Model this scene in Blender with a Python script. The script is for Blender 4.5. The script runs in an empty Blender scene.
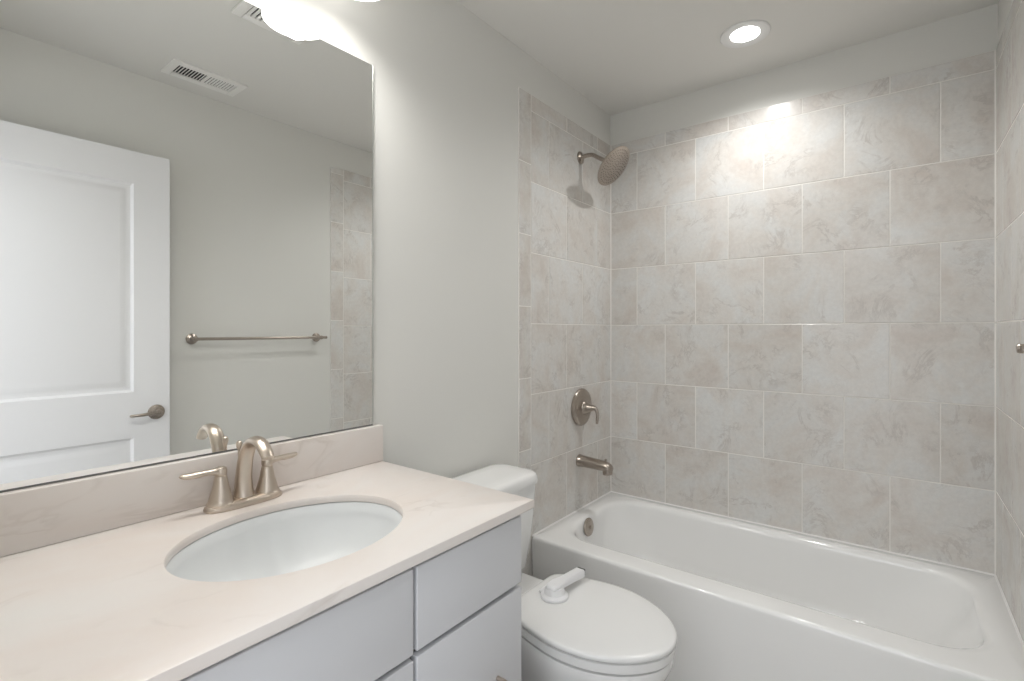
import bpy, bmesh, math, random
from mathutils import Vector, Matrix, Quaternion
random.seed(11)
PI = math.pi
scene = bpy.context.scene
COL = scene.collection

# ------------------------------------------------------------------ camera
cam_data = bpy.data.cameras.new('camera')
cam = bpy.data.objects.new('camera', cam_data)
COL.objects.link(cam)
cam_data.sensor_fit = 'HORIZONTAL'
cam_data.sensor_width = 36.0
cam_data.lens = 497.62 / 1024 * 36.0
cam_data.shift_y = -10.31 / 1024
cam_data.clip_start = 0.01
cam.location = (1.2428, -2.4892, 1.2611)
cam.rotation_euler = (PI / 2, 0, math.radians(37.756))
scene.camera = cam

# ------------------------------------------------------------------ world, exposure, lights
scene.view_settings.view_transform = 'Standard'
scene.view_settings.look = 'None'
scene.view_settings.gamma = 1.0
scene.view_settings.use_curve_mapping = False
scene.view_settings.exposure = 0.82

world = bpy.data.worlds.new('world')
scene.world = world
world.use_nodes = True
world.node_tree.nodes['Background'].inputs[0].default_value = (0.93, 0.96, 1.0, 1)
world.node_tree.nodes['Background'].inputs[1].default_value = 1.0

BULB_W = 3.8          # each of the three vanity bulbs
BULB_COLOR = (1.0, 0.985, 0.965)
DOWNLIGHT_W = 15.5     # recessed light over the tub
DOWNLIGHT_COLOR = (1.0, 0.995, 0.985)
HALL_FILL_W = 5.0         # fill lamp added unseen behind the doorway to brighten the room

# ------------------------------------------------------------------ dimensions
W = 1.524             # tub length = room width
YF = -2.46            # front wall face (doorway wall)
CE = 2.441            # ceiling
H = 0.375             # tub rim
T = 0.3048            # 12 inch tile
ZC = 0.868            # counter top
PL = -0.006           # painted wall face, left (tile face is x = 0)
PR = W + 0.006

hall = bpy.data.lights.new('hall_fill_light', 'AREA')  # added fill lamp, stands for no known fixture
hall.shape = 'RECTANGLE'; hall.size = 1.2; hall.size_y = 1.2; hall.energy = HALL_FILL_W
hall.color = (0.95, 0.97, 1.0)
hall_o = bpy.data.objects.new('hall_fill_light', hall); COL.objects.link(hall_o)
hall_o.location = (1.0, -3.35, 2.38)
hall_o.rotation_euler = (math.radians(38), 0, 0)


# ------------------------------------------------------------------ materials
def mat(name, color, rough=0.5, metallic=0.0, spec=0.5, coat=0.0):
    m = bpy.data.materials.new(name); m.use_nodes = True
    b = m.node_tree.nodes['Principled BSDF']
    b.inputs['Base Color'].default_value = (*color, 1)
    b.inputs['Roughness'].default_value = rough
    b.inputs['Metallic'].default_value = metallic
    b.inputs['Specular IOR Level'].default_value = spec
    b.inputs['Coat Weight'].default_value = coat
    b.inputs['Coat Roughness'].default_value = 0.05
    return m


def nodes_of(m):
    nt = m.node_tree
    return nt, nt.nodes['Principled BSDF']


def noise(nt, vec, scale, detail=4, rough=0.5, dist=0.0):
    n = nt.nodes.new('ShaderNodeTexNoise')
    n.inputs['Scale'].default_value = scale
    n.inputs['Detail'].default_value = detail
    n.inputs['Roughness'].default_value = rough
    n.inputs['Distortion'].default_value = dist
    nt.links.new(vec, n.inputs['Vector'])
    return n.outputs['Fac']


def ramp(nt, fac, stops):
    r = nt.nodes.new('ShaderNodeValToRGB')
    e = r.color_ramp.elements
    while len(e) < len(stops):
        e.new(0.5)
    for el, (p, c) in zip(e, stops):
        el.position = p
        el.color = (*c, 1) if len(c) == 3 else c
    nt.links.new(fac, r.inputs['Fac'])
    return r.outputs['Color']


def mix(nt, fac, a, b, mode='MIX'):
    m = nt.nodes.new('ShaderNodeMix'); m.data_type = 'RGBA'; m.blend_type = mode
    for s, v in ((m.inputs[0], fac), (m.inputs[6], a), (m.inputs[7], b)):
        if isinstance(v, (int, float)): s.default_value = v
        elif isinstance(v, tuple): s.default_value = (*v, 1)
        else: nt.links.new(v, s)
    return m.outputs[2]


def bump(nt, b, height, strength, dist):
    n = nt.nodes.new('ShaderNodeBump')
    n.inputs['Strength'].default_value = strength
    n.inputs['Distance'].default_value = dist
    nt.links.new(height, n.inputs['Height'])
    nt.links.new(n.outputs['Normal'], b.inputs['Normal'])


def objvec(nt):
    t = nt.nodes.new('ShaderNodeTexCoord')
    return t.outputs['Object']


def paint(name, color, rough=0.55):
    m = mat(name, color, rough, spec=0.3)
    nt, b = nodes_of(m)
    v = objvec(nt)
    bump(nt, b, noise(nt, v, 420, 3), 0.06, 0.001)
    return m


M_WALL = paint('wall_paint', (0.755, 0.75, 0.715))
M_CEIL = paint('ceiling_paint', (0.80, 0.79, 0.755), 0.8)
M_TRIM = mat('white_trim_paint', (0.83, 0.83, 0.82), 0.35)
M_DOOR = mat('white_door_paint', (0.84, 0.84, 0.85), 0.33)
M_CAB = mat('cabinet_white', (0.645, 0.652, 0.672), 0.33, spec=0.4)
M_GAP_SHADE = mat('cabinet_gap_shade', (0.40, 0.40, 0.40), 0.6)  # darker grey stands in for shade in the gaps between fronts
M_TUB = mat('tub_enamel', (0.93, 0.93, 0.92), 0.12, spec=0.5, coat=0.3)
M_CHINA = mat('toilet_china', (0.86, 0.86, 0.85), 0.1, spec=0.5, coat=0.3)
M_SEAT = mat('toilet_seat_plastic', (0.85, 0.85, 0.84), 0.22)
M_LOCK = mat('white_plastic', (0.86, 0.86, 0.87), 0.35)
M_LOCKD = mat('grey_rubber', (0.10, 0.10, 0.10), 0.6)
M_BASIN = mat('basin_gelcoat', (0.75, 0.765, 0.765), 0.32, spec=0.4)
M_FRAMEMETAL = mat('aluminium_edge', (0.75, 0.76, 0.74), 0.3, metallic=0.9)
M_CHANNEL_SHADOW = mat('channel_shadow_metal', (0.22, 0.22, 0.22), 0.45, metallic=0.5)  # darkened to stand in for the shadow gap below the mirror
M_DARK = mat('vent_shade_and_backing', (0.03, 0.03, 0.03), 0.8)  # painted shade inside the ceiling vents, also the mirror backing
M_VENT = mat('vent_enamel', (0.90, 0.89, 0.86), 0.4)
M_PAPER = mat('tissue_paper', (0.86, 0.86, 0.85), 0.95, spec=0.1)
M_CARD = mat('cardboard', (0.42, 0.33, 0.24), 0.9)


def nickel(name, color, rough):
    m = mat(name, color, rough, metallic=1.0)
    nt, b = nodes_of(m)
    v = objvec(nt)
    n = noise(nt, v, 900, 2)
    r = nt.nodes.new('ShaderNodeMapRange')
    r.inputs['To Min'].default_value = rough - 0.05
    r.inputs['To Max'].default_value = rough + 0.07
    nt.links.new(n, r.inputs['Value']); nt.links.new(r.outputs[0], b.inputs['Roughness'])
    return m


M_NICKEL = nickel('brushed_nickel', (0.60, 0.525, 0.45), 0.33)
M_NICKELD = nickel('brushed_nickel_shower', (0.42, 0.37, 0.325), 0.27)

# mirror
M_MIRROR = mat('mirror_silver', (0.93, 0.94, 0.93), 0.004, metallic=1.0)

# stone tile: colours and veins differ from tile to tile through a per-tile attribute
M_TILE = mat('stone_look_tile', (0.55, 0.52, 0.48), 0.22, spec=0.5)
nt, b = nodes_of(M_TILE)
at = nt.nodes.new('ShaderNodeAttribute'); at.attribute_name = 'tile_id'
vm = nt.nodes.new('ShaderNodeVectorMath'); vm.operation = 'MULTIPLY_ADD'
nt.links.new(at.outputs['Color'], vm.inputs[0]); vm.inputs[1].default_value = (17, 23, 13)
nt.links.new(objvec(nt), vm.inputs[2])
tv = vm.outputs[0]
cloud = ramp(nt, noise(nt, tv, 5.0, 6, 0.6, 0.6),
             [(0.30, (0.64, 0.59, 0.545)), (0.47, (0.70, 0.675, 0.64)), (0.64, (0.72, 0.72, 0.705))])
# fine broken veins: a thin band around the middle value of a distorted noise
vn = noise(nt, tv, 5.5, 8, 0.70, 0.9)
vein = ramp(nt, vn, [(0.455, (0, 0, 0)), (0.49, (1, 1, 1)), (0.525, (0, 0, 0))])
spots = ramp(nt, noise(nt, tv, 9.0, 4, 0.6), [(0.45, (0, 0, 0)), (0.62, (1, 1, 1))])
vf = mix(nt, 1.0, vein, spots, 'MULTIPLY')
vf2 = mix(nt, 1.0, vf, (0.62, 0.62, 0.62), 'MULTIPLY')
c1 = mix(nt, vf2, cloud, (0.50, 0.465, 0.435))
grain = ramp(nt, noise(nt, tv, 60, 5, 0.7), [(0.3, (0.93, 0.93, 0.93)), (0.7, (1.04, 1.04, 1.04))])
c2 = mix(nt, 1.0, c1, grain, 'MULTIPLY')
sep = nt.nodes.new('ShaderNodeSeparateColor'); nt.links.new(at.outputs['Color'], sep.inputs[0])
tone = ramp(nt, sep.outputs[0], [(0.0, (0.965, 0.955, 0.945)), (1.0, (1.03, 1.03, 1.03))])
c3 = mix(nt, 1.0, c2, tone, 'MULTIPLY')
nt.links.new(c3, b.inputs['Base Color'])
bump(nt, b, noise(nt, tv, 30, 5, 0.6), 0.05, 0.002)
M_CAULK = mat('white_caulk', (0.84, 0.83, 0.81), 0.5)
M_GROUT = mat('tile_grout', (0.84, 0.82, 0.78), 0.85, spec=0.2)

# cultured marble
M_STONE = mat('cultured_marble', (0.78, 0.74, 0.70), 0.30, spec=0.4)
nt, b = nodes_of(M_STONE)
v = objvec(nt)
mp = nt.nodes.new('ShaderNodeMapping'); mp.inputs['Scale'].default_value = (1.6, 0.7, 1.6)
mp.inputs['Rotation'].default_value = (0, 0, 0.5)
nt.links.new(v, mp.inputs['Vector'])
base = ramp(nt, noise(nt, mp.outputs[0], 3.0, 5, 0.55, 0.8),
            [(0.34, (0.745, 0.675, 0.625)), (0.55, (0.765, 0.72, 0.685)), (0.75, (0.765, 0.74, 0.71))])
vn = noise(nt, mp.outputs[0], 4.2, 4, 0.5, 1.2)
vein = ramp(nt, vn, [(0.47, (0, 0, 0)), (0.50, (1, 1, 1)), (0.53, (0, 0, 0))])
msk = ramp(nt, noise(nt, v, 5.5, 3), [(0.52, (0, 0, 0)), (0.68, (0.5, 0.5, 0.5))])
nt.links.new(mix(nt, mix(nt, 1.0, vein, msk, 'MULTIPLY'), base, (0.56, 0.50, 0.45)), b.inputs['Base Color'])

# floor: light grey plank-like vinyl tile
M_FLOOR = mat('floor_tile', (0.5, 0.48, 0.45), 0.35)
nt, b = nodes_of(M_FLOOR)
v = objvec(nt)
br = nt.nodes.new('ShaderNodeTexBrick')
br.inputs['Scale'].default_value = 1.0
br.inputs['Brick Width'].default_value = 0.3048
br.inputs['Row Height'].default_value = 0.3048
br.inputs['Mortar Size'].default_value = 0.003
br.inputs['Color1'].default_value = (0.47, 0.44, 0.41, 1)
br.inputs['Color2'].default_value = (0.50, 0.47, 0.44, 1)
br.inputs['Mortar'].default_value = (0.60, 0.57, 0.54, 1)
nt.links.new(v, br.inputs['Vector'])
g = ramp(nt, noise(nt, v, 7, 6, 0.6), [(0.3, (0.85, 0.85, 0.85)), (0.7, (1.1, 1.1, 1.1))])
nt.links.new(mix(nt, 1.0, br.outputs['Color'], g, 'MULTIPLY'), b.inputs['Base Color'])

# lamp glass: lit frosted shade
M_SHADE = bpy.data.materials.new('frosted_lamp_glass'); M_SHADE.use_nodes = True
nt, b = nodes_of(M_SHADE)
b.inputs['Base Color'].default_value = (0.95, 0.94, 0.91, 1)
b.inputs['Roughness'].default_value = 0.35
b.inputs['Emission Color'].default_value = (1.0, 0.985, 0.965, 1)
b.inputs['Emission Strength'].default_value = 1.8
M_BULB = bpy.data.materials.new('bulb_glow'); M_BULB.use_nodes = True
nt, b = nodes_of(M_BULB)
b.inputs['Emission Color'].default_value = (1.0, 0.95, 0.88, 1)
b.inputs['Emission Strength'].default_value = 4.0
M_LENS = bpy.data.materials.new('led_lens'); M_LENS.use_nodes = True
nt, b = nodes_of(M_LENS)
b.inputs['Emission Color'].default_value = (1.0, 0.99, 0.98, 1)
b.inputs['Emission Strength'].default_value = 6.0


# ------------------------------------------------------------------ mesh helpers
def link(name, bm, material, parent=None, smooth=True, angle=35, loc=None):
    bmesh.ops.recalc_face_normals(bm, faces=bm.faces[:])
    me = bpy.data.meshes.new(name)
    bm.to_mesh(me); bm.free()
    me.materials.append(material)
    if smooth:
        for p in me.polygons: p.use_smooth = True
        me.set_sharp_from_angle(angle=math.radians(angle))
    o = bpy.data.objects.new(name, me)
    COL.objects.link(o)
    if parent is not None:
        o.parent = parent
    if loc is not None:
        o.location = loc
    return o


def thing(name, label, cat, loc=(0, 0, 0), group=None, rotz=0):
    o = bpy.data.objects.new(name, None); COL.objects.link(o)
    o.empty_display_size = 0.05
    o.location = loc; o.rotation_euler = (0, 0, rotz)
    o['label'] = label; o['category'] = cat
    if group: o['group'] = group
    return o


def tag(o, label, cat, group=None):
    o['label'] = label; o['category'] = cat
    if group: o['group'] = group
    return o


def struct(name, bm, m, parent=None, label=None, cat=None, **k):
    o = link(name, bm, m, parent, **k)
    if parent is None:
        o['kind'] = 'structure'
        if label: o['label'] = label
        if cat: o['category'] = cat
    return o


def box(bm, x0, x1, y0, y1, z0, z1, bev=0.0, seg=2):
    r = bmesh.ops.create_cube(bm, size=1.0)
    vs = r['verts']
    for q in vs:
        q.co = Vector((x0 + (q.co.x + .5) * (x1 - x0), y0 + (q.co.y + .5) * (y1 - y0), z0 + (q.co.z + .5) * (z1 - z0)))
    if bev > 0:
        es = list({e for q in vs for e in q.link_edges})
        bmesh.ops.bevel(bm, geom=es, offset=bev, segments=seg, profile=0.5, affect='EDGES')
    return bm


def boxes(*specs):
    bm = bmesh.new()
    for s in specs: box(bm, *s)
    return bm


def loft(bm, rings, cap0=True, cap1=True, closed=True):
    """Skin a list of rings (same point count)."""
    vr = [[bm.verts.new(p) for p in r] for r in rings]
    n = len(vr[0])
    for a, b_ in zip(vr, vr[1:]):
        for i in range(n if closed else n - 1):
            j = (i + 1) % n
            try: bm.faces.new((a[i], a[j], b_[j], b_[i]))
            except ValueError: pass
    if cap0: bm.faces.new(vr[0][::-1])
    if cap1: bm.faces.new(vr[-1])
    return vr


def frame_from(d):
    d = Vector(d).normalized()
    up = Vector((0, 0, 1)) if abs(d.z) < 0.95 else Vector((1, 0, 0))
    u = d.cross(up).normalized(); w = u.cross(d).normalized()
    return d, u, w


def lathe(bm, origin, axis, prof, n=32, cap=True):
    """prof: list of (distance along axis, radius)."""
    d, u, w = frame_from(axis); o = Vector(origin)
    rings = []
    for h, r in prof:
        r = max(r, 1e-5)
        rings.append([o + d * h + (u * math.cos(2 * PI * i / n) + w * math.sin(2 * PI * i / n)) * r for i in range(n)])
    loft(bm, rings, cap, cap)
    return bm


def catmull(pts, sub=6, closed=False):
    pts = [tuple(p) for p in pts]; n = len(pts); out = []
    rng = range(n if closed else n - 1)
    for i in rng:
        g = (lambda k: pts[k % n]) if closed else (lambda k: pts[min(max(k, 0), n - 1)])
        p0, p1, p2, p3 = g(i - 1), g(i), g(i + 1), g(i + 2)
        for s in range(sub):
            t = s / sub
            out.append(tuple(0.5 * (2 * b_ + (c - a) * t + (2 * a - 5 * b_ + 4 * c - d) * t * t + (3 * b_ - a - 3 * c + d) * t ** 3)
                             for a, b_, c, d in zip(p0, p1, p2, p3)))
    if not closed: out.append(pts[-1])
    return out


def tube(bm, pts, radii, n=16, flat=None, up=None, sub=6):
    """Smooth tube through pts (catmull); radii per control point; flat = (a,b) per point scale of the two axes."""
    ctl = []
    for i, p in enumerate(pts):
        r = radii[i] if isinstance(radii, (list, tuple)) else radii
        fl = flat[i] if flat else (1, 1)
        ctl.append((*p, r * fl[0], r * fl[1]))
    c = catmull(ctl, sub) if sub > 1 else ctl
    P = [Vector(q[:3]) for q in c]
    rings = []
    prev_u = None
    for i, p in enumerate(P):
        d = (P[min(i + 1, len(P) - 1)] - P[max(i - 1, 0)]).normalized()
        if up is not None:
            u = Vector(up) - d * d.dot(Vector(up)); u.normalize()
        elif prev_u is None:
            _, u, _ = frame_from(d)
        else:
            u = (prev_u - d * d.dot(prev_u)).normalized()
        prev_u = u
        w = d.cross(u)
        rings.append([p + u * math.cos(2 * PI * k / n) * c[i][3] + w * math.sin(2 * PI * k / n) * c[i][4] for k in range(n)])
    loft(bm, rings)
    return bm


def rrect(x0, x1, y0, y1, r, z, ms=8, ns=10):
    """Rounded rectangle ring, fixed topology."""
    out = []
    r = min(r, (x1 - x0) / 2 - 1e-4, (y1 - y0) / 2 - 1e-4)
    cs = [(x1 - r, y1 - r, 0), (x0 + r, y1 - r, PI / 2), (x0 + r, y0 + r, PI), (x1 - r, y0 + r, 1.5 * PI)]
    for k in range(4):
        cx_, cy_, a0 = cs[k]
        for i in range(ms + 1):
            a = a0 + PI / 2 * i / ms
            out.append(Vector((cx_ + r * math.cos(a), cy_ + r * math.sin(a), z)))
        nx = cs[(k + 1) % 4]
        A = out[-1]; B = Vector((nx[0] + r * math.cos(nx[2]), nx[1] + r * math.sin(nx[2]), z))
        for i in range(1, ns):
            out.append(A.lerp(B, i / ns))
    return out


# ================================================================== SETTING
struct('floor', boxes((-0.106, W + 0.106, -3.9, 0.106, -0.08, 0.0)), M_FLOOR, smooth=False)
struct('ceiling', boxes((-0.106, W + 0.106, YF - 0.12, 0.106, CE, CE + 0.08)), M_CEIL, smooth=False)
struct('wall_left', boxes((PL - 0.1, PL, YF - 0.12, 0.106, 0, CE)), M_WALL, smooth=False)
struct('wall_right', boxes((PR, PR + 0.1, YF - 0.12, 0.106, 0, CE)), M_WALL, smooth=False)
struct('wall_back', boxes((PL, PR, 0.006, 0.106, 0, CE)), M_WALL, smooth=False)
DX0, DX1 = 0.67, 1.445      # doorway in the front wall
struct('wall_front', boxes((PL, DX0, YF - 0.12, YF, 0, CE), (DX1, PR, YF - 0.12, YF, 0, CE),
                           (DX0, DX1, YF - 0.12, YF, 2.06, CE)), M_WALL, smooth=False)
# casing round the doorway (room side)
struct('trim_1', boxes((DX0 - 0.057, DX0, YF, YF + 0.014, 0, 2.06, 0.003), (DX1, DX1 + 0.057, YF, YF + 0.014, 0, 2.06, 0.003),
                       (DX0 - 0.057, DX1 + 0.057, YF, YF + 0.014, 2.06, 2.117, 0.003)), M_TRIM)
# baseboards
struct('baseboard_left', boxes((PL, PL + 0.012, -1.548, -0.837, 0, 0.085, 0.003)), M_TRIM)
struct('baseboard_right', boxes((PR - 0.012, PR, YF + 0.016, -0.7515, 0, 0.085, 0.003)), M_TRIM)

# ------------------------------------------------------------------ tile surround
GR = 0.0042           # grout width
TH = 0.008            # tile thickness


def tiled_panel(name, rects, place, seed):
    """rects: (u0,u1,v0,v1) in panel plane; place(u, v, depth) -> world."""
    rnd = random.Random(seed)
    bm = bmesh.new()
    lay = bm.loops.layers.float_color.new('tile_id')
    for (u0, u1, v0, v1) in rects:
        g = GR / 2; e = 0.0011
        a0, a1, b0, b1 = u0 + g, u1 - g, v0 + g, v1 - g
        if a1 - a0 < 0.004 or b1 - b0 < 0.004: continue
        tid = (rnd.random(), rnd.random(), rnd.random(), 1)
        top = [bm.verts.new(place(u, v_, 0.0)) for u, v_ in ((a0 + e, b0 + e), (a1 - e, b0 + e), (a1 - e, b1 - e), (a0 + e, b1 - e))]
        mid = [bm.verts.new(place(u, v_, e * 0.7)) for u, v_ in ((a0, b0), (a1, b0), (a1, b1), (a0, b1))]
        bot = [bm.verts.new(place(u, v_, TH - 0.001)) for u, v_ in ((a0, b0), (a1, b0), (a1, b1), (a0, b1))]
        fs = [bm.faces.new(top)]
        for q, w_ in ((top, mid), (mid, bot)):
            for i in range(4):
                fs.append(bm.faces.new((q[i], w_[i], w_[(i + 1) % 4], q[(i + 1) % 4])))
        for f_ in fs:
            for l in f_.loops: l[lay] = tid
    return struct(name, bm, M_TILE, smooth=False)


# columns measured on the back wall, in half tiles
JX = [0, .1524, .3048, .4572, .6096, .762, .9144, 1.0668, 1.2192, 1.3716, W]
TOPZ = H + 6 * T + 0.07
rects = []
for k in range(-1, 7):
    z0 = H + k * T; z1 = z0 + T
    if k == 6: z1 = TOPZ
    if k == -1: z0 = 0.01
    idx = [0, 2, 4, 6, 8, 10] if k % 2 == 0 else [0, 1, 3, 5, 7, 9, 10]
    for a, c in zip(idx, idx[1:]):
        rects.append((JX[a], JX[c], z0, z1))
tiled_panel('wall_back_tile', rects, lambda u, v_, d: (u, d, v_), 5)


def side_rects(edge, trim_w, seam_shift):
    """edge: y of the outer edge (positive distance from back wall); field then bullnose trim column."""
    out = []
    fe = edge - trim_w
    for k in range(-1, 7):
        z0 = H + k * T; z1 = z0 + T
        if k == 6: z1 = TOPZ
        if k == -1: z0 = 0.01
        js = [0, T, 2 * T] if k % 2 == 1 else [0, T / 2, 1.5 * T]
        js = [j for j in js if j < fe - 0.08] + [fe]
        for a, c in zip(js, js[1:]): out.append((a, c, z0, z1))
    zs = [0.01] + [z for z in [0.143 + seam_shift + T * i for i in range(8)] if 0.06 < z < TOPZ - 0.03] + [TOPZ]
    for a, c in zip(zs, zs[1:]): out.append((fe, edge, a, c))
    return out


tiled_panel('wall_left_tile', side_rects(0.836, 0.0865, 0.0), lambda u, v_, d: (-d, -u, v_), 8)
tiled_panel('wall_right_tile', side_rects(0.750, 0.090, -0.04), lambda u, v_, d: (W + d, -u, v_), 9)
# grout bed behind each tiled panel
struct('trim_2', boxes((0.0, W, 0.0012, 0.006, 0.01, TOPZ - .001)), M_GROUT, smooth=False)
struct('trim_3', boxes((-0.006, -0.0012, -0.835, 0.0, 0.01, TOPZ - .001)), M_GROUT, smooth=False)
struct('trim_4', boxes((W + 0.0012, W + 0.006, -0.749, 0.0, 0.01, TOPZ - .001)), M_GROUT, smooth=False)

# caulk in the inside corners and along the tub
def caulk(name, x, sx):
    bm = bmesh.new()
    c = .004
    loft(bm, [[Vector((x, 0, z)), Vector((x + sx * c, 0, z)), Vector((x + sx * c * .35, -c * .35, z)), Vector((x, -c, z))] for z in (H, TOPZ)])
    struct(name, bm, M_GROUT, smooth=False)


caulk('trim_5', 0.0, 1)
caulk('trim_6', W, -1)
bm = bmesh.new()
for (a_, b_, nrm) in (((0, 0), (W, 0), (0, -1)), ((0, -.747), (0, 0), (1, 0)), ((W, -.747), (W, 0), (-1, 0))):
    q = .0055
    loft(bm, [[Vector((*p, H - .004)), Vector((*p, H + q)), Vector((p[0] + nrm[0] * q * .4, p[1] + nrm[1] * q * .4, H + q * .4)), Vector((p[0] + nrm[0] * q, p[1] + nrm[1] * q, H + .0002)), Vector((p[0] + nrm[0] * .002, p[1] + nrm[1] * .002, H - .004))] for p in (a_, b_)])
struct('trim_7', bm, M_CAULK, smooth=False)
# ================================================================== BATHTUB
tub = thing('bathtub', 'white alcove bathtub with flat apron set against the tiled walls', 'bathtub', (W / 2, -0.3745, 0))


def tub_mesh():
    bm = bmesh.new()
    X0, X1, Y0, Y1 = 0.002, W - 0.002, -0.749, -0.002
    ix0, ix1, iy0, iy1 = 0.058, 1.468, -0.658, -0.042     # inner lip on the rim
    rings = []
    rings.append(rrect(X0, X1, Y0 + 0.006, Y1, 0.004, 0.0))
    rings.append(rrect(X0, X1, Y0 + 0.006, Y1, 0.004, 0.04))
    rings.append(rrect(X0, X1, Y0 + 0.003, Y1, 0.004, 0.20))
    rings.append(rrect(X0, X1, Y0, Y1, 0.004, H - 0.030))
    for a in (0, 25, 50, 70, 90):                         # outer edge roll
        s = math.sin(math.radians(a)); c = 1 - math.cos(math.radians(a))
        rings.append(rrect(X0 + 0.002 * c, X1 - 0.002 * c, Y0 + 0.013 * c, Y1 - 0.002 * c, 0.005, H - 0.013 + 0.013 * s))
    rings.append(rrect(ix0 - 0.004, ix1 + 0.004, iy0 - 0.004, iy1 + 0.004, 0.15, H))
    for a in (12, 28, 44, 60, 75, 87):                             # inner lip roll
        s = math.sin(math.radians(a)); c = 1 - math.cos(math.radians(a)); q = 0.026 * s
        rings.append(rrect(ix0 + q, ix1 - q, iy0 + q, iy1 - q, 0.15, H - 0.026 * c))
    # basin walls: (depth below rim, left, right, front, back inset)
    prof = [(0.045, .0275, .036, .029, .027), (0.075, .029, .048, .030, .027), (0.13, .034, .085, .040, .034), (0.19, .043, .125, .050, .042),
            (0.24, .053, .165, .060, .052), (0.275, .067, .200, .074, .066), (0.298, .092, .245, .098, .090), (0.308, .13, .30, .135, .125)]
    for d, l, r, f_, k in prof:
        rings.append(rrect(ix0 + l, ix1 - r, iy0 + f_, iy1 - k, 0.15 + .05 * min(d / .2, 1), H - d))
    rings.append(rrect(ix0 + .25, ix1 - .45, iy0 + .22, iy1 - .21, 0.05, H - 0.311))
    loft(bm, rings, False, True)
    off = Vector((-W / 2, 0.3745, 0))
    for q in bm.verts: q.co += off
    return bm


link('basin', tub_mesh(), M_TUB, tub, angle=60)
tl = lambda x, y, z: (x - W / 2, y + 0.3745, z)
bm = bmesh.new()
lathe(bm, tl(0.0885, -0.413, 0.333), (1, 0, 0.12), [(0, .041), (.004, .042), (.008, .040), (.011, .033), (.012, .012), (.013, 0)], 36)
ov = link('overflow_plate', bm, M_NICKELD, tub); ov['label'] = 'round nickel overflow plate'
bm = bmesh.new()
lathe(bm, tl(0.1013, -0.413, 0.3345), (1, 0, 0.12), [(0, .009), (.004, .0085), (.005, .006), (.0055, 0)], 18)
box(bm, tl(.1035, 0, 0)[0], tl(.107, 0, 0)[0], tl(0, -.415, 0)[1], tl(0, -.411, 0)[1], .327, .342, .0008)
link('trip_lever', bm, M_NICKELD, ov)
bm = bmesh.new()
lathe(bm, tl(0.33, -0.37, 0.0635), (0, 0, 1), [(0, .034), (.003, .034), (.005, .030), (.005, .02), (.009, .018), (.010, 0)], 28)
link('drain', bm, M_NICKELD, tub)

# ================================================================== SHOWER FITTINGS
# shower head + arm
sh = thing('rain_shower', 'round nickel rain shower head on a bent arm, high on the left tiled wall', 'shower', (0, -0.334, 2.114))
bm = bmesh.new()
lathe(bm, (0, 0, 0), (1, 0, 0), [(0, .030), (.003, .031), (.007, .029), (.012, .020), (.015, .013), (.016, .0105)], 30)
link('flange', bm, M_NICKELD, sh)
HN = Vector((math.sin(math.radians(50)), 0, -math.cos(math.radians(50))))
HC = Vector((0.184, -0.002, 2.035 - 2.114))               # face centre, local
back = HC - HN * 0.052
bm = bmesh.new()
tube(bm, [(0.006, 0, 0), (0.035, 0, 0.004), (0.070, 0, 0.000), (0.102, 0, -0.020), tuple(back + HN * 0.006)], [.0102] * 5, 18)
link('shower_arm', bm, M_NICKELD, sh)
bm = bmesh.new()
lathe(bm, back, HN, [(0, .012), (.006, .0155), (.014, .0155), (.018, .013), (.024, .015), (.028, .030), (.034, .060), (.040, .085), (.045, .097), (.049, .1005), (.053, .100), (.0545, .097)], 48)
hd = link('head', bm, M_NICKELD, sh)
bm = bmesh.new()
d_, u_, w_ = frame_from(HN)
rndn = []
for ring, n in ((0.0, 1), (.014, 6), (.028, 12), (.042, 18), (.056, 24), (.070, 30), (.084, 36)):
    for i in range(n):
        a = 2 * PI * i / n + ring * 9
        rndn.append(HC + HN * 0.002 + (u_ * math.cos(a) + w_ * math.sin(a)) * ring)
for p in rndn:
    lathe(bm, p, HN, [(0, .0030), (.0022, .0026), (.0026, .0012)], 8)
nz = link('nozzles', bm, mat('nozzle_rubber', (0.16, 0.145, 0.13), 0.5), hd)
nz['label'] = 'rings of grey rubber nozzles'

# mixing valve
va = thing('shower_valve', 'round nickel shower valve plate with lever, below the shower head', 'shower valve', (0, -0.330, 0.881))
bm = bmesh.new()
lathe(bm, (0, 0, 0), (1, 0, 0), [(0, .089), (.003, .0915), (.011, .0915), (.017, .087), (.021, .076), (.024, .058), (.026, .045), (.0265, .0)], 56)
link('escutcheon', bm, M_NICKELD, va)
bm = bmesh.new()
lathe(bm, (.022, 0, 0), (1, 0, 0), [(0, .034), (.004, .034), (.009, .031), (.016, .023), (.022, .0225), (.027, .021), (.05, .0125), (.060, .0105), (.064, .009), (.066, 0)], 32)
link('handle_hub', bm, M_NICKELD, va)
bm = bmesh.new()
tube(bm, [(.066, 0, .005), (.080, 0, .002), (.091, 0, -.012), (.094, 0, -.034), (.093, 0, -.058), (.091, 0, -.074)],
     [.009, .0092, .0085, .0075, .0078, .006], 16)
link('lever', bm, M_NICKELD, va)

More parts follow.
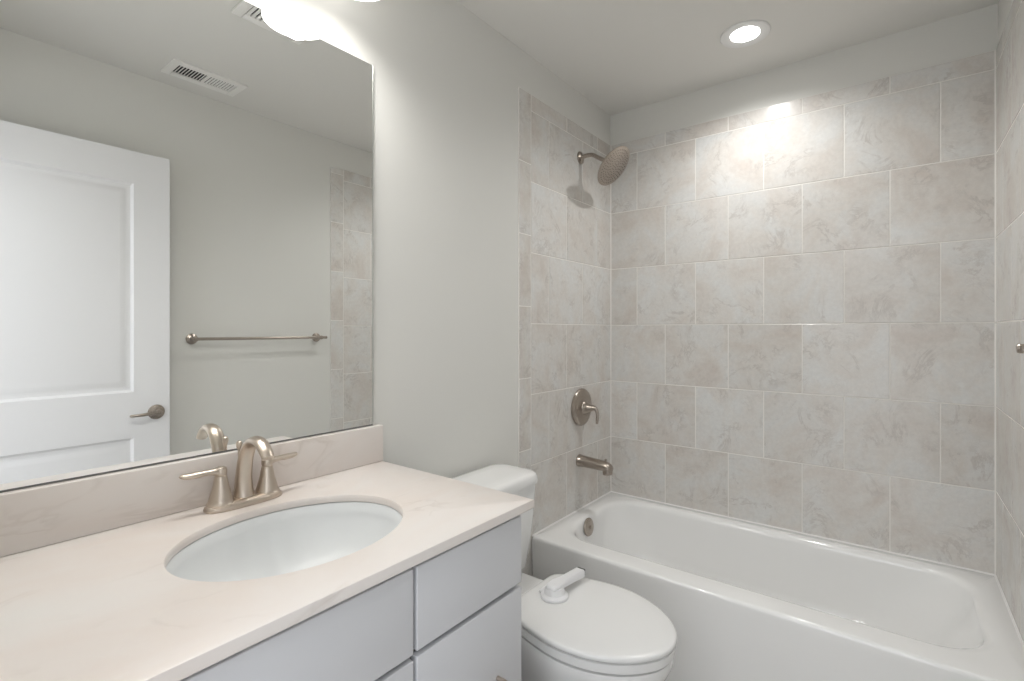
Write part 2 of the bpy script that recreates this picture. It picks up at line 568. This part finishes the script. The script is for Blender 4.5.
# tub spout
sp = thing('tub_spout', 'nickel tub spout jutting from the tiled wall over the bathtub', 'tub spout', (0, -0.345, 0.619))
bm = bmesh.new()
n = 28
rings = []
for x, zc_, ry, rz in ((0, 0, .030, .030), (.003, 0, .031, .031), (.008, 0, .030, .030), (.012, 0, .028, .0275), (.04, -.001, .0280, .0272), (.08, -.0025, .0275, .0262),
                       (.122, -.0045, .0268, .0250), (.145, -.006, .0262, .0236), (.162, -.0085, .0250, .0215), (.172, -.012, .0228, .017), (.177, -.016, .0185, .011), (.179, -.019, .012, .005)):
    rings.append([Vector((x, ry * math.cos(2 * PI * i / n), zc_ + rz * math.sin(2 * PI * i / n))) for i in range(n)])
loft(bm, rings)
lathe(bm, (.154, 0, -.012), (0.08, 0, -1), [(0, .0225), (.016, .0235), (.029, .0235), (.031, .0215), (.0305, .016)], 28)
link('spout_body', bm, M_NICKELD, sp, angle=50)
bm = bmesh.new()
lathe(bm, (.146, 0, .013), (0, 0, 1), [(0, .003), (.009, .003), (.010, .0065), (.014, .007), (.016, .004), (.0165, 0)], 16)
link('diverter_knob', bm, M_NICKELD, sp)

# ================================================================== TOILET
TY = -1.187
toi = thing('toilet', 'white two-piece toilet with closed lid between the vanity and the bathtub', 'toilet', (0, TY, 0))


def egg(ctrl, z, sx=1.0, sy=1.0, cx_=0.55, dx=0.0, sub=8):
    """Closed symmetric outline from half-profile control points (x, half width)."""
    pts = [(x, w) for x, w in ctrl] + [(x, -w) for x, w in reversed(ctrl) if w > 1e-6]
    c = catmull(pts, sub, True)
    return [Vector((cx_ + (x - cx_) * sx + dx, y * sy, z)) for x, y in c]


LID = [(.311, .07), (.315, .120), (.342, .146), (.41, .168), (.49, .185), (.55, .187), (.61, .177), (.67, .152), (.72, .115), (.757, .069), (.772, .032), (.776, .0)]
# pedestal and bowl
bm = bmesh.new()
rings = []
for z, sx, sy, dx in ((0.0, .86, .66, -.075), (.02, .865, .665, -.075), (.04, .84, .63, -.075), (.10, .78, .58, -.075), (.17, .78, .60, -.06), (.23, .83, .72, -.04),
                      (.28, .89, .86, -.02), (.325, .935, .935, -.008), (.355, .968, .968, -.002), (.372, .972, .972, -.001), (.379, .966, .966, -.001), (.3805, .92, .92, 0)):
    rings.append(egg(LID, z, sx, sy, .54, dx))
loft(bm, rings)
link('bowl', bm, M_CHINA, toi, angle=50)
# back deck carrying the tank
bm = bmesh.new()
rings = [rrect(.10, .36, -.085, .085, .03, .0), rrect(.07, .36, -.09, .09, .04, .20), rrect(.045, .37, -.125, .125, .04, .30),
         rrect(.030, .38, -.150, .150, .04, .345), rrect(.025, .39, -.155, .155, .04, .372), rrect(.03, .385, -.150, .150, .038, .380)]
loft(bm, rings)
link('deck', bm, M_CHINA, toi, angle=50)
# seat ring (with opening) and lid
bm = bmesh.new()
outer = [egg(LID, z, s, s, .55) for z, s in ((.3865, .965), (.388, .982), (.398, .987), (.4095, .986), (.4115, .968))]
inner = [egg(LID, z, s, s * .94, .55) for z, s in ((.4115, .74), (.4095, .72), (.388, .72), (.3865, .74))]
vr = loft(bm, outer + inner, False, False)
for i in range(len(vr[0])):
    j = (i + 1) % len(vr[0])
    bm.faces.new((vr[-1][i], vr[-1][j], vr[0][j], vr[0][i]))
link('seat', bm, M_SEAT, toi, angle=50)
bm = bmesh.new()
rings = [egg(LID, z, s, s, .55) for z, s in ((.4165, .975), (.417, .995), (.419, 1.002), (.4245, 1.003), (.4285, .997), (.431, .98), (.4325, .94), (.434, .80), (.4348, .5), (.435, .1))]
loft(bm, rings)
link('seat_lid', bm, M_SEAT, toi, angle=50)
for s in (-1, 1):
    bm = bmesh.new()
    tube(bm, [(.305, s * .077 - .028, .398), (.305, s * .077 + .028, .398)], .012, 14, sub=1)
    box(bm, .292, .318, s * .077 - .018, s * .077 + .018, .379, .398, .003)
    link('hinge', bm, M_SEAT, toi)
# tank
bm = bmesh.new()
rings = []
for z, x1, hy in ((.381, .150, .150), (.386, .165, .160), (.41, .183, .168), (.50, .195, .178), (.60, .203, .187), (.70, .209, .191), (.712, .209, .191)):
    rings.append(rrect(.018, x1, -hy, hy, .030, z))
loft(bm, rings)
link('tank', bm, M_CHINA, toi, angle=50)
bm = bmesh.new()
rings = []
for z, e in ((.7125, .004), (.714, .0), (.726, -.001), (.738, .001), (.745, .005), (.749, .011), (.751, .022), (.7520, .06)):
    r0 = rrect(.012 + max(e, 0), .224 - e, -.1985 + e, .1985 - e, .052, z)
    rings.append(r0)
loft(bm, rings)
link('tank_lid', bm, M_CHINA, toi, angle=50)
bm = bmesh.new()
lathe(bm, (.207, -.135, .655), (1, 0, 0), [(0, .014), (.006, .014), (.012, .010), (.02, .008)], 18)
tube(bm, [(.224, -.135, .655), (.228, -.110, .653), (.226, -.075, .648)], [.007, .007, .008], 12)
fl = link('flush_lever', bm, M_NICKEL, toi); fl['label'] = 'nickel flush lever'

# lid lock stuck on the lid
lk = thing('toilet_lid_lock', 'white plastic child safety lock with swing arm, stuck on the toilet lid', 'safety lock', (0.402, -1.188, 0.4345))
bm = bmesh.new()
lathe(bm, (0, 0, 0), (0, 0, 1), [(0, .041), (.003, .043), (.008, .042), (.012, .036), (.014, .033), (.026, .030), (.031, .027), (.033, .02), (.0335, 0)], 36)
box(bm, -.052, .0, -.012, .055, 0.0, .010, .003)
link('base', bm, M_LOCK, lk)
bm = bmesh.new()
rings = []
for y, hw, z0, z1 in ((-.026, .012, .027, .036), (-.022, .018, .025, .040), (-.008, .0215, .024, .043), (.012, .0215, .023, .045), (.045, .017, .020, .043), (.10, .0162, .017, .042), (.134, .0165, .015, .0415), (.139, .0145, .017, .039)):
    rings.append([Vector((x * hw + .1 * max(y, 0), y, z)) for x, z in ((-1, z0 + .003), (-.8, z0), (.8, z0), (1, z0 + .003), (1, z1 - .005), (.8, z1 - .001), (-.8, z1 - .001), (-1, z1 - .005))])
loft(bm, rings)
ar = link('arm', bm, M_LOCK, lk, angle=40)
bm = bmesh.new()
box(bm, .000, .029, .137, .1435, .018, .0405, .003)
tip = link('latch_pad', bm, M_LOCKD, ar); tip['label'] = 'dark pad at the end of the arm'

# ================================================================== VANITY
van = thing('vanity_cabinet', 'white slab-front vanity cabinet under the marble countertop', 'cabinet', (0, -2.0, 0))
VY0, VY1 = -2.452, -1.557
vl = lambda y: y + 2.0
FX = 0.535                       # carcass front
ZT = 0.8455
bm = boxes((PL + .002, FX, vl(VY1 - .016), vl(VY1), .0, ZT, .001), (PL + .002, FX, vl(VY0), vl(VY0 + .016), .0, ZT, .001),
           (PL + .002, FX, vl(VY0 + .0165), vl(VY1 - .0165), .09, .106), (PL + .002, .006, vl(VY0 + .0165), vl(VY1 - .0165), .1065, ZT - .002),
           (.455, .47, vl(VY0 + .0165), vl(VY1 - .0165), .0, .0895),
           (.48, FX - .001, vl(-1.896), vl(-1.880), .1065, ZT - .03), (FX - .016, FX - .001, vl(VY0 + .0165), vl(VY1 - .0165), ZT - .029, ZT - .001))
link('carcass', bm, M_CAB, van, smooth=False)
bm = boxes((FX - .012, FX - .004, vl(VY0 + .02), vl(VY1 - .02), .108, ZT - .032))  # sheet added behind the fronts so their gaps read as shade
link('gap_shade_panel', bm, M_GAP_SHADE, van, smooth=False)


def front(name, y0, y1, z0, z1):
    bm = boxes((FX + .0015, FX + .0205, vl(y0), vl(y1), z0, z1, .0022, 3))
    return link(name, bm, M_CAB, van)


def pull(parent, cy, cz, half, vertical=False):
    cy = vl(cy)
    bm = bmesh.new()
    x0, x1 = FX + .0195, FX + .052
    if vertical:
        pts = [(x0, cy, cz - half), (x1 - .008, cy, cz - half), (x1, cy, cz - half + .012), (x1, cy, cz), (x1, cy, cz + half - .012), (x1 - .008, cy, cz + half), (x0, cy, cz + half)]
    else:
        pts = [(x0, cy - half, cz), (x1 - .008, cy - half, cz), (x1, cy - half + .012, cz), (x1, cy, cz), (x1, cy + half - .012, cz), (x1 - .008, cy + half, cz), (x0, cy + half, cz)]
    tube(bm, pts, .0048, 12)
    o = link('pull', bm, M_NICKEL, parent); o['label'] = 'brushed nickel arch pull'


YS = -1.884
front('drawer_front', YS + .002, VY1 - .008, .679, ZT - .0130)
d2 = front('drawer_front', YS + .002, VY1 - .008, .393, .6685)
pull(d2, (YS + VY1 - .006) / 2, .505, .070)
d3 = front('drawer_front', YS + .002, VY1 - .008, .112, .383)
pull(d3, (YS + VY1 - .006) / 2, .247, .070)
front('false_front', VY0 + .006, YS - .006, .677, ZT - .0130)
ym = (VY0 + .006 + YS - .006) / 2
da = front('cabinet_door', VY0 + .006, ym - .002, .112, .667)
db = front('cabinet_door', ym + .002, YS - .006, .112, .667)
pull(da, ym - .035, .55, .064, True)
pull(db, ym + .035, .55, .064, True)

# countertop with oval cut-out, backsplash, basin
SC = Vector((0.305, -1.970)); SA, SB = 0.219, 0.175     # half length (y), half width (x)
CY0, CY1, CX0, CX1 = -2.456, -1.542, -0.004, 0.575
ct = thing('vanity_countertop', 'cream cultured marble vanity top with an oval undermount sink, on the white cabinet', 'countertop', (0, -2.0, ZC))


def ell(s, z, k=0.0, n=None):
    return [Vector((SC.x + (SB * s + k) * math.cos(a), SC.y + (SA * s + k) * math.sin(a), z)) for a in ANG]


corners = [math.atan2((cy_ - SC.y), (cx_ - SC.x)) for cx_ in (CX0, CX1) for cy_ in (CY0, CY1)]
ANG = sorted([-PI + 2 * PI * i / 112 for i in range(112)] + corners)


def rect_ring(x0, x1, y0, y1, z):
    out = []
    for a in ANG:
        c, s = math.cos(a), math.sin(a)
        t = 1e9
        if c > 1e-9: t = min(t, (CX1 - SC.x) / c)
        if c < -1e-9: t = min(t, (CX0 - SC.x) / c)
        if s > 1e-9: t = min(t, (CY1 - SC.y) / s)
        if s < -1e-9: t = min(t, (CY0 - SC.y) / s)
        x, y = SC.x + c * t, SC.y + s * t
        out.append(Vector((min(max(x, x0), x1), min(max(y, y0), y1), z)))
    return out


bm = bmesh.new()
TK = 0.0215
e = .003
rings = [ell(1.0, ZC - .016), ell(1.0, ZC - .008), ell(1.0, ZC - .003, .0006), ell(1.0, ZC - .0008, .002), ell(1.0, ZC, .005),
         rect_ring(CX0, CX1 - e, CY0, CY1 - e, ZC), rect_ring(CX0, CX1 - e * .3, CY0, CY1 - e * .3, ZC - e * .3), rect_ring(CX0, CX1, CY0, CY1, ZC - e),
         rect_ring(CX0, CX1, CY0, CY1, ZC - TK + e), rect_ring(CX0, CX1 - e, CY0, CY1 - e, ZC - TK), ell(1.0, ZC - TK, .02)]
vr = loft(bm, rings, False, False)
nn = len(ANG)
for i in range(nn):
    j = (i + 1) % nn
    bm.faces.new((vr[-1][i], vr[-1][j], vr[0][j], vr[0][i]))
for q in bm.verts: q.co -= Vector((0, -2.0, ZC))
link('slab', bm, M_STONE, ct, angle=40)
bm = boxes((-.004, .0195, CY0 + 2.0, CY1 + 2.0, .0003, .1085, .0025, 3))
bs_ = link('backsplash', bm, M_STONE, None, loc=(0, -2.0, ZC))
tag(bs_, 'low cream marble backsplash strip between the countertop and the mirror', 'backsplash')
# undermount bowl
bm = bmesh.new()
rings = [ell(1.0, ZC - .0188, .004), ell(1.0, ZC - .0175, .002), ell(1.0, ZC - .0185, .0)]
for s, d in ((.985, .035), (.955, .055), (.90, .078), (.82, .099), (.71, .117), (.57, .131), (.41, .140), (.25, .145), (.13, .147)):
    rings.append(ell(s, ZC - d - .008))
loft(bm, rings, False, False)
# outer shell of the bowl
o2 = [ell(1.0, ZC - .0188, .004), ell(1.0, ZC - TK - .012, .006)]
for s, d in ((1.02, .06), (.97, .085), (.86, .112), (.70, .135), (.45, .152), (.13, .158)):
    o2.append(ell(s, ZC - d - .008))
loft(bm, o2, False, False)
bmesh.ops.remove_doubles(bm, verts=bm.verts[:], dist=1e-5)
for q in bm.verts: q.co -= Vector((0, -2.0, ZC))
bs = link('sink_bowl', bm, M_BASIN, ct, angle=60); bs['label'] = 'cool white oval undermount sink bowl'
bm = bmesh.new()
lathe(bm, (SC.x, SC.y + 2.0, -.1585), (0, 0, 1), [(-.012, .02), (0, .02), (.003, .031), (.0045, .031), (.005, .026), (.003, .018), (.006, .016), (.0075, 0)], 28)
link('drain', bm, M_NICKEL, ct)

# ------------------------------------------------------------------ faucet
FY = -1.966; FXC = 0.068
fa = thing('bathroom_faucet', 'brushed nickel two-handle centerset faucet with arched spout, behind the sink', 'faucet', (FXC, FY, ZC + .0006))
bm = bmesh.new()
rings = []
for z, a, b_ in ((0.0, .083, .030), (.004, .084, .031), (.009, .082, .0295), (.013, .076, .025), (.016, .070, .020), (.0165, .05, .01)):
    ring = []
    for i in range(56):
        t = 2 * PI * i / 56
        cx_ = math.copysign(abs(math.cos(t)) ** .75, math.cos(t)); sx_ = math.copysign(abs(math.sin(t)) ** .75, math.sin(t))
        ring.append(Vector((b_ * sx_, a * cx_, z)))
    rings.append(ring)
loft(bm, rings)
link('deck_plate', bm, M_NICKEL, fa)
for s in (-1, 1):
    bm = bmesh.new()
    lathe(bm, (0, s * .0508, .008), (0, 0, 1), [(0, .0275), (.006, .0275), (.010, .0245), (.014, .0235), (.040, .0165), (.062, .0125), (.065, .0118), (.0662, .0105), (.068, .0118), (.071, .0122), (.078, .0122), (.083, .0105), (.0855, .006), (.086, 0)], 32)
    hb = link('handle_body', bm, M_NICKEL, fa)
    bm = bmesh.new()
    y0 = s * .0508
    tube(bm, [(0, y0 - s * .004, .0795), (0, y0 + s * .010, .0835), (-.001, y0 + s * .026, .0850), (-.003, y0 + s * .046, .0845), (-.005, y0 + s * .063, .0845), (-.006, y0 + s * .074, .0860), (-.006, y0 + s * .078, .0866)],
         [.0095, .0095, .0085, .0090, .0088, .006, .002], 16, flat=[(1, .8), (1, .85), (1, .72), (1.1, .75), (1.15, .72), (1.1, .75), (1, .7)], up=(1, 0, 0))
    link('lever', bm, M_NICKEL, hb)
bm = bmesh.new()
tube(bm, [(-.004, 0, .008), (-.006, 0, .030), (-.004, 0, .065), (.006, 0, .105), (.026, 0, .136), (.052, 0, .148), (.078, 0, .1445), (.098, 0, .131), (.109, 0, .118)],
     [.0235, .0200, .0180, .0170, .0165, .0160, .0152, .0142, .0135], 22,
     flat=[(1, 1), (1, .95), (.98, .85), (.98, .75), (1, .68), (1, .64), (1, .64), (1, .66), (.98, .66)], up=(0, 1, 0), sub=8)
link('spout', bm, M_NICKEL, fa, angle=50)
bm = bmesh.new()
lathe(bm, (-.024, 0, .012), (-.03, 0, 1), [(0, .0055), (.006, .0042), (.09, .0032), (.103, .0035), (.110, .0060), (.117, .0072), (.123, .0060), (.126, .002), (.1262, 0)], 16)
link('lift_rod', bm, M_NICKEL, fa)

# ================================================================== MIRROR
MY1 = -1.5685; MY0 = -2.44; MZ0 = 0.9775; MZ1 = 2.0535
mi = thing('wall_mirror', 'large frameless wall mirror above the marble backsplash', 'mirror', (0, -2.0, MZ0))
bm = boxes((-.0015, .0035, MY0 + 2, MY1 + 2, .002, MZ1 - MZ0, .0012, 1))
link('glass', bm, M_MIRROR, mi, smooth=False)
bm = boxes((-.0055, -.0015, MY0 + 2 + .002, MY1 + 2 - .002, .004, MZ1 - MZ0 - .002))
link('backing', bm, M_DARK, mi, smooth=False)
bm = boxes((-.0055, .0045, MY0 + 2, MY1 + 2, -.0004, .0018))
link('bottom_channel_shadow', bm, M_CHANNEL_SHADOW, mi, smooth=False)  # thin dark strip drawn as the shadow gap above the backsplash
bm = boxes((-.0055, .0045, MY1 + 2 + .0002, MY1 + 2 + .0032, 0, MZ1 - MZ0))
link('edge_strip', bm, M_FRAMEMETAL, mi, smooth=False)

# ================================================================== VANITY LIGHT
vf = thing('vanity_light', 'three-shade vanity light bar on the wall above the mirror', 'wall light', (PL, -1.985, 2.280))
bm = boxes((0, .022, -.34, .34, -.055, .055, .008, 3))
link('back_plate', bm, M_NICKEL, vf)
LX = 0.158
for k, dy in enumerate((-.26, 0, .26)):
    bm = bmesh.new()
    tube(bm, [(.020, dy, 0), (.06, dy, .015), (.11, dy, .018), (.138, dy, .005), (LX, dy, -.018)], .0075, 14)
    link('arm', bm, M_NICKEL, vf)
    bm = bmesh.new()
    lathe(bm, (LX, dy, -.012), (0, 0, -1), [(0, .012), (.004, .022), (.022, .024), (.026, .020)], 24)
    link('socket_cup', bm, M_NICKEL, vf)
    bm = bmesh.new()
    prof = [(.0, .024), (.012, .034), (.03, .050), (.055, .070), (.075, .084), (.090, .0905), (.096, .092)]
    inn = [(h, r - .0035) for h, r in reversed(prof)]
    inn[0] = (.0965, .0900)
    lathe(bm, (LX, dy, -.022), (0, 0, -1), prof + inn, 44, cap=False)
    s_ = link('shade', bm, M_SHADE, vf, angle=60); s_['label'] = 'lit frosted white glass bell shade'
    bm = bmesh.new()
    lathe(bm, (LX, dy, -.036), (0, 0, -1), [(0, .012), (.012, .013), (.022, .02), (.034, .027), (.046, .0285), (.056, .025), (.063, .016), (.066, 0)], 24)
    link('bulb', bm, M_BULB, vf)
    L = bpy.data.lights.new('bulb_light', 'SPOT'); L.spot_size = math.radians(165); L.spot_blend = 0.9; L.shadow_soft_size = 0.05; L.energy = BULB_W; L.color = BULB_COLOR
    lo = bpy.data.objects.new('bulb_light', L); COL.objects.link(lo)
    lo.parent = vf; lo.location = (LX, dy, -.115)

# ================================================================== CEILING FITTINGS
dl = thing('recessed_light', 'round white recessed ceiling light glowing above the bathtub', 'ceiling light', (0.763, -0.354, CE))
bm = bmesh.new()
lathe(bm, (0, 0, 0), (0, 0, -1), [(0, .0915), (.003, .092), (.006, .089), (.0075, .080), (.006, .068), (.0035, .058), (.0025, .0545), (0.0, .0545)], 56, cap=False)
link('trim_ring', bm, M_TRIM, dl)
bm = bmesh.new()
lathe(bm, (0, 0, -.0008), (0, 0, -1), [(0, .0535), (.0015, .0535), (.002, .05), (.0022, 0)], 48)
link('lens', bm, M_LENS, dl)
L = bpy.data.lights.new('downlight', 'SPOT'); L.spot_size = math.radians(153); L.spot_blend = 0.8; L.shadow_soft_size = 0.032; L.energy = DOWNLIGHT_W; L.color = DOWNLIGHT_COLOR
lo = bpy.data.objects.new('downlight', L); COL.objects.link(lo); lo.parent = dl; lo.location = (0, 0, -.012)

# supply register (seen in the mirror)
RX0, RX1, RY0, RY1 = 1.243, 1.408, -1.682, -1.370
rc = ((RX0 + RX1) / 2, (RY0 + RY1) / 2)
rg = thing('ceiling_register', 'white louvered air register in the ceiling by the right wall, seen in the mirror', 'air vent', (*rc, CE))
hx, hy = (RX1 - RX0) / 2, (RY1 - RY0) / 2
ix, iy = hx - .038, hy - .034
bm = boxes((-hx, hx, -hy, -iy, -.007, -.0003, .002), (-hx, hx, iy, hy, -.007, -.0003, .002), (-hx, -ix, -iy, iy, -.007, -.0003, .002), (ix, hx, -iy, iy, -.007, -.0003, .002),
           (-ix, ix, -.007, .007, -.0068, -.0012))
link('frame', bm, M_VENT, rg, smooth=False)
link('duct_shade_plate', boxes((-ix - .002, ix + .002, -iy - .002, iy + .002, -.0012, -.0002)), M_DARK, rg, smooth=False)  # flat plate, its near-black painted as shade inside the duct
bm = bmesh.new()
nl = 9
for half in (-1, 1):
    for i in range(nl):
        y = half * (.010 + (iy - .012) * (i + .5) / nl)
        t = -half * math.radians(42)
        c, s = math.cos(t) * .0043, math.sin(t) * .0043
        pts = [Vector((x, y + sg * c + tn * .0006 * s / .0043, -.0055 + sg * s * .7 - tn * .0006)) for x in (-ix, ix) for sg, tn in ((-1, -1), (1, -1), (1, 1), (-1, 1))]
        loft(bm, [pts[:4], pts[4:]])
link('louvers', bm, M_VENT, rg, smooth=False)

# exhaust fan grille (mostly behind the shade's reflection)
FX0, FX1, FY0, FY1 = 0.435, 0.702, -1.676, -1.412
fc = ((FX0 + FX1) / 2, (FY0 + FY1) / 2)
fg = thing('exhaust_fan_grille', 'square white slotted fan grille on the ceiling, seen in the mirror behind the lamp shade', 'exhaust fan', (*fc, CE))
hx, hy = (FX1 - FX0) / 2, (FY1 - FY0) / 2
ix, iy = hx - .036, hy - .036
bm = boxes((-hx, hx, -hy, -iy, -.014, -.0003, .005), (-hx, hx, iy, hy, -.014, -.0003, .005), (-hx, -ix, -iy + .0005, iy - .0005, -.014, -.0003, .005), (ix, hx, -iy + .0005, iy - .0005, -.014, -.0003, .005))
link('frame', bm, M_VENT, fg)
link('housing_shade_plate', boxes((-ix - .001, ix + .001, -iy - .001, iy + .001, -.002, -.0003)), M_DARK, fg, smooth=False)  # flat plate coloured as the shade inside the fan housing
bm = bmesh.new()
ns = 11
for i in range(ns):
    y = -iy + 2 * iy * (i + .5) / ns
    box(bm, -ix, ix, y - .0052, y + .0052, -.013, -.006, .0012, 1)
link('slats', bm, M_VENT, fg, smooth=False)

# ================================================================== RIGHT WALL (seen in the mirror)
tb = thing('towel_bar', 'nickel towel bar on the painted right wall, seen in the mirror', 'towel bar', (PR, -1.17, 1.218))
yb0, yb1 = -1.512 + 1.17, -0.845 + 1.17
for y in (yb0, yb1):
    bm = bmesh.new()
    lathe(bm, (-.0003, y, 0), (-1, 0, 0), [(0, .026), (.003, .027), (.007, .025), (.010, .019), (.013, .012), (.040, .0095), (.052, .0105), (.062, .0115), (.066, .009), (.067, 0)], 28)
    link('post', bm, M_NICKELD, tb)
bm = bmesh.new()
tube(bm, [(-.055, yb0 - .022, 0), (-.055, yb1 + .036, 0)], .0078, 16, sub=1)
lathe(bm, (-.055, yb1 + .033, 0), (0, 1, 0), [(0, .0085), (.004, .0085), (.007, .006), (.0085, .003), (.0087, 0)], 16)
link('rod', bm, M_NICKELD, tb)

# ================================================================== DOOR (open, seen in the mirror)
LX0, LX1 = 1.410, 1.445
DY0, DY1 = -2.404, -1.644
DZ0, DZ1 = 0.012, 2.046
door = bpy.data.objects.new('door_1', None); COL.objects.link(door)
door.location = (LX0, DY0, 0); door['kind'] = 'structure'
door['label'] = 'white two-panel door standing open along the right wall, seen in the mirror'
dl_ = lambda y: y - DY0


def door_leaf():
    bm = bmesh.new()
    ya, yb = dl_(-2.268), dl_(-1.780)
    panels = [(ya, yb, 0.99, 1.905), (ya, yb, 0.215, 0.79)]
    wd = DY1 - DY0; th_ = LX1 - LX0
    ys = [0, ya, yb, wd]; zs = [DZ0, .215, .79, .99, 1.905, DZ1]
    for side in (0, 1):
        X = (lambda d: d) if side == 0 else (lambda d: th_ - d)
        for i in range(3):
            for j in range(5):
                if i == 1 and j in (1, 3): continue
                bm.faces.new([bm.verts.new((X(0), y, z)) for y, z in ((ys[i], zs[j]), (ys[i + 1], zs[j]), (ys[i + 1], zs[j + 1]), (ys[i], zs[j + 1]))])
        for (p0, p1, q0, q1) in panels:
            rings = []
            for ins, dep in ((0, 0), (.004, .004), (.010, .0095), (.016, .0105), (.024, .0105), (.030, .008), (.046, .003), (.050, .0025)):
                rings.append([Vector((X(dep), y, z)) for y, z in ((p0 + ins, q0 + ins), (p1 - ins, q0 + ins), (p1 - ins, q1 - ins), (p0 + ins, q1 - ins))])
            loft(bm, rings, False, True)
    # rim
    per = [(0, DZ0), (wd, DZ0), (wd, DZ1), (0, DZ1)]
    for k in range(4):
        a, c = per[k], per[(k + 1) % 4]
        bm.faces.new([bm.verts.new(p) for p in ((0, *a), (0, *c), (th_, *c), (th_, *a))])
    bmesh.ops.remove_doubles(bm, verts=bm.verts[:], dist=1e-5)
    return bm


link('door_leaf', door_leaf(), M_DOOR, door, angle=25)
for side, dr in ((0.0, -1), (LX1 - LX0, 1)):
    bm = bmesh.new()
    hy_ = dl_(-1.697)
    lathe(bm, (side, hy_, .893), (dr, 0, 0), [(-.0005, .032), (.004, .033), (.008, .031), (.011, .024), (.014, .014), (.024, .0105), (.028, .0125), (.036, .0135), (.040, .011), (.041, 0)], 32)
    hd_ = link('door_handle', bm, M_NICKELD, door)
    bm = bmesh.new()
    x = side + dr * .033
    tube(bm, [(x, hy_ + .006, .893), (x, hy_ - .02, .893), (x + dr * .004, hy_ - .06, .890), (x, hy_ - .096, .889), (x - dr * .004, hy_ - .104, .889)], [.0095, .0085, .0068, .0065, .0045], 14)
    link('lever', bm, M_NICKELD, hd_)
for z in (.25, 1.03, 1.82):
    bm = bmesh.new()
    lathe(bm, (LX1 - LX0 + .004, -.006, z - .045), (0, 0, 1), [(0, .0055), (.09, .0055)], 14)
    box(bm, .004, LX1 - LX0 + .002, -.0022, -.0004, z - .045, z + .045)
    link('hinge', bm, M_NICKELD, door)
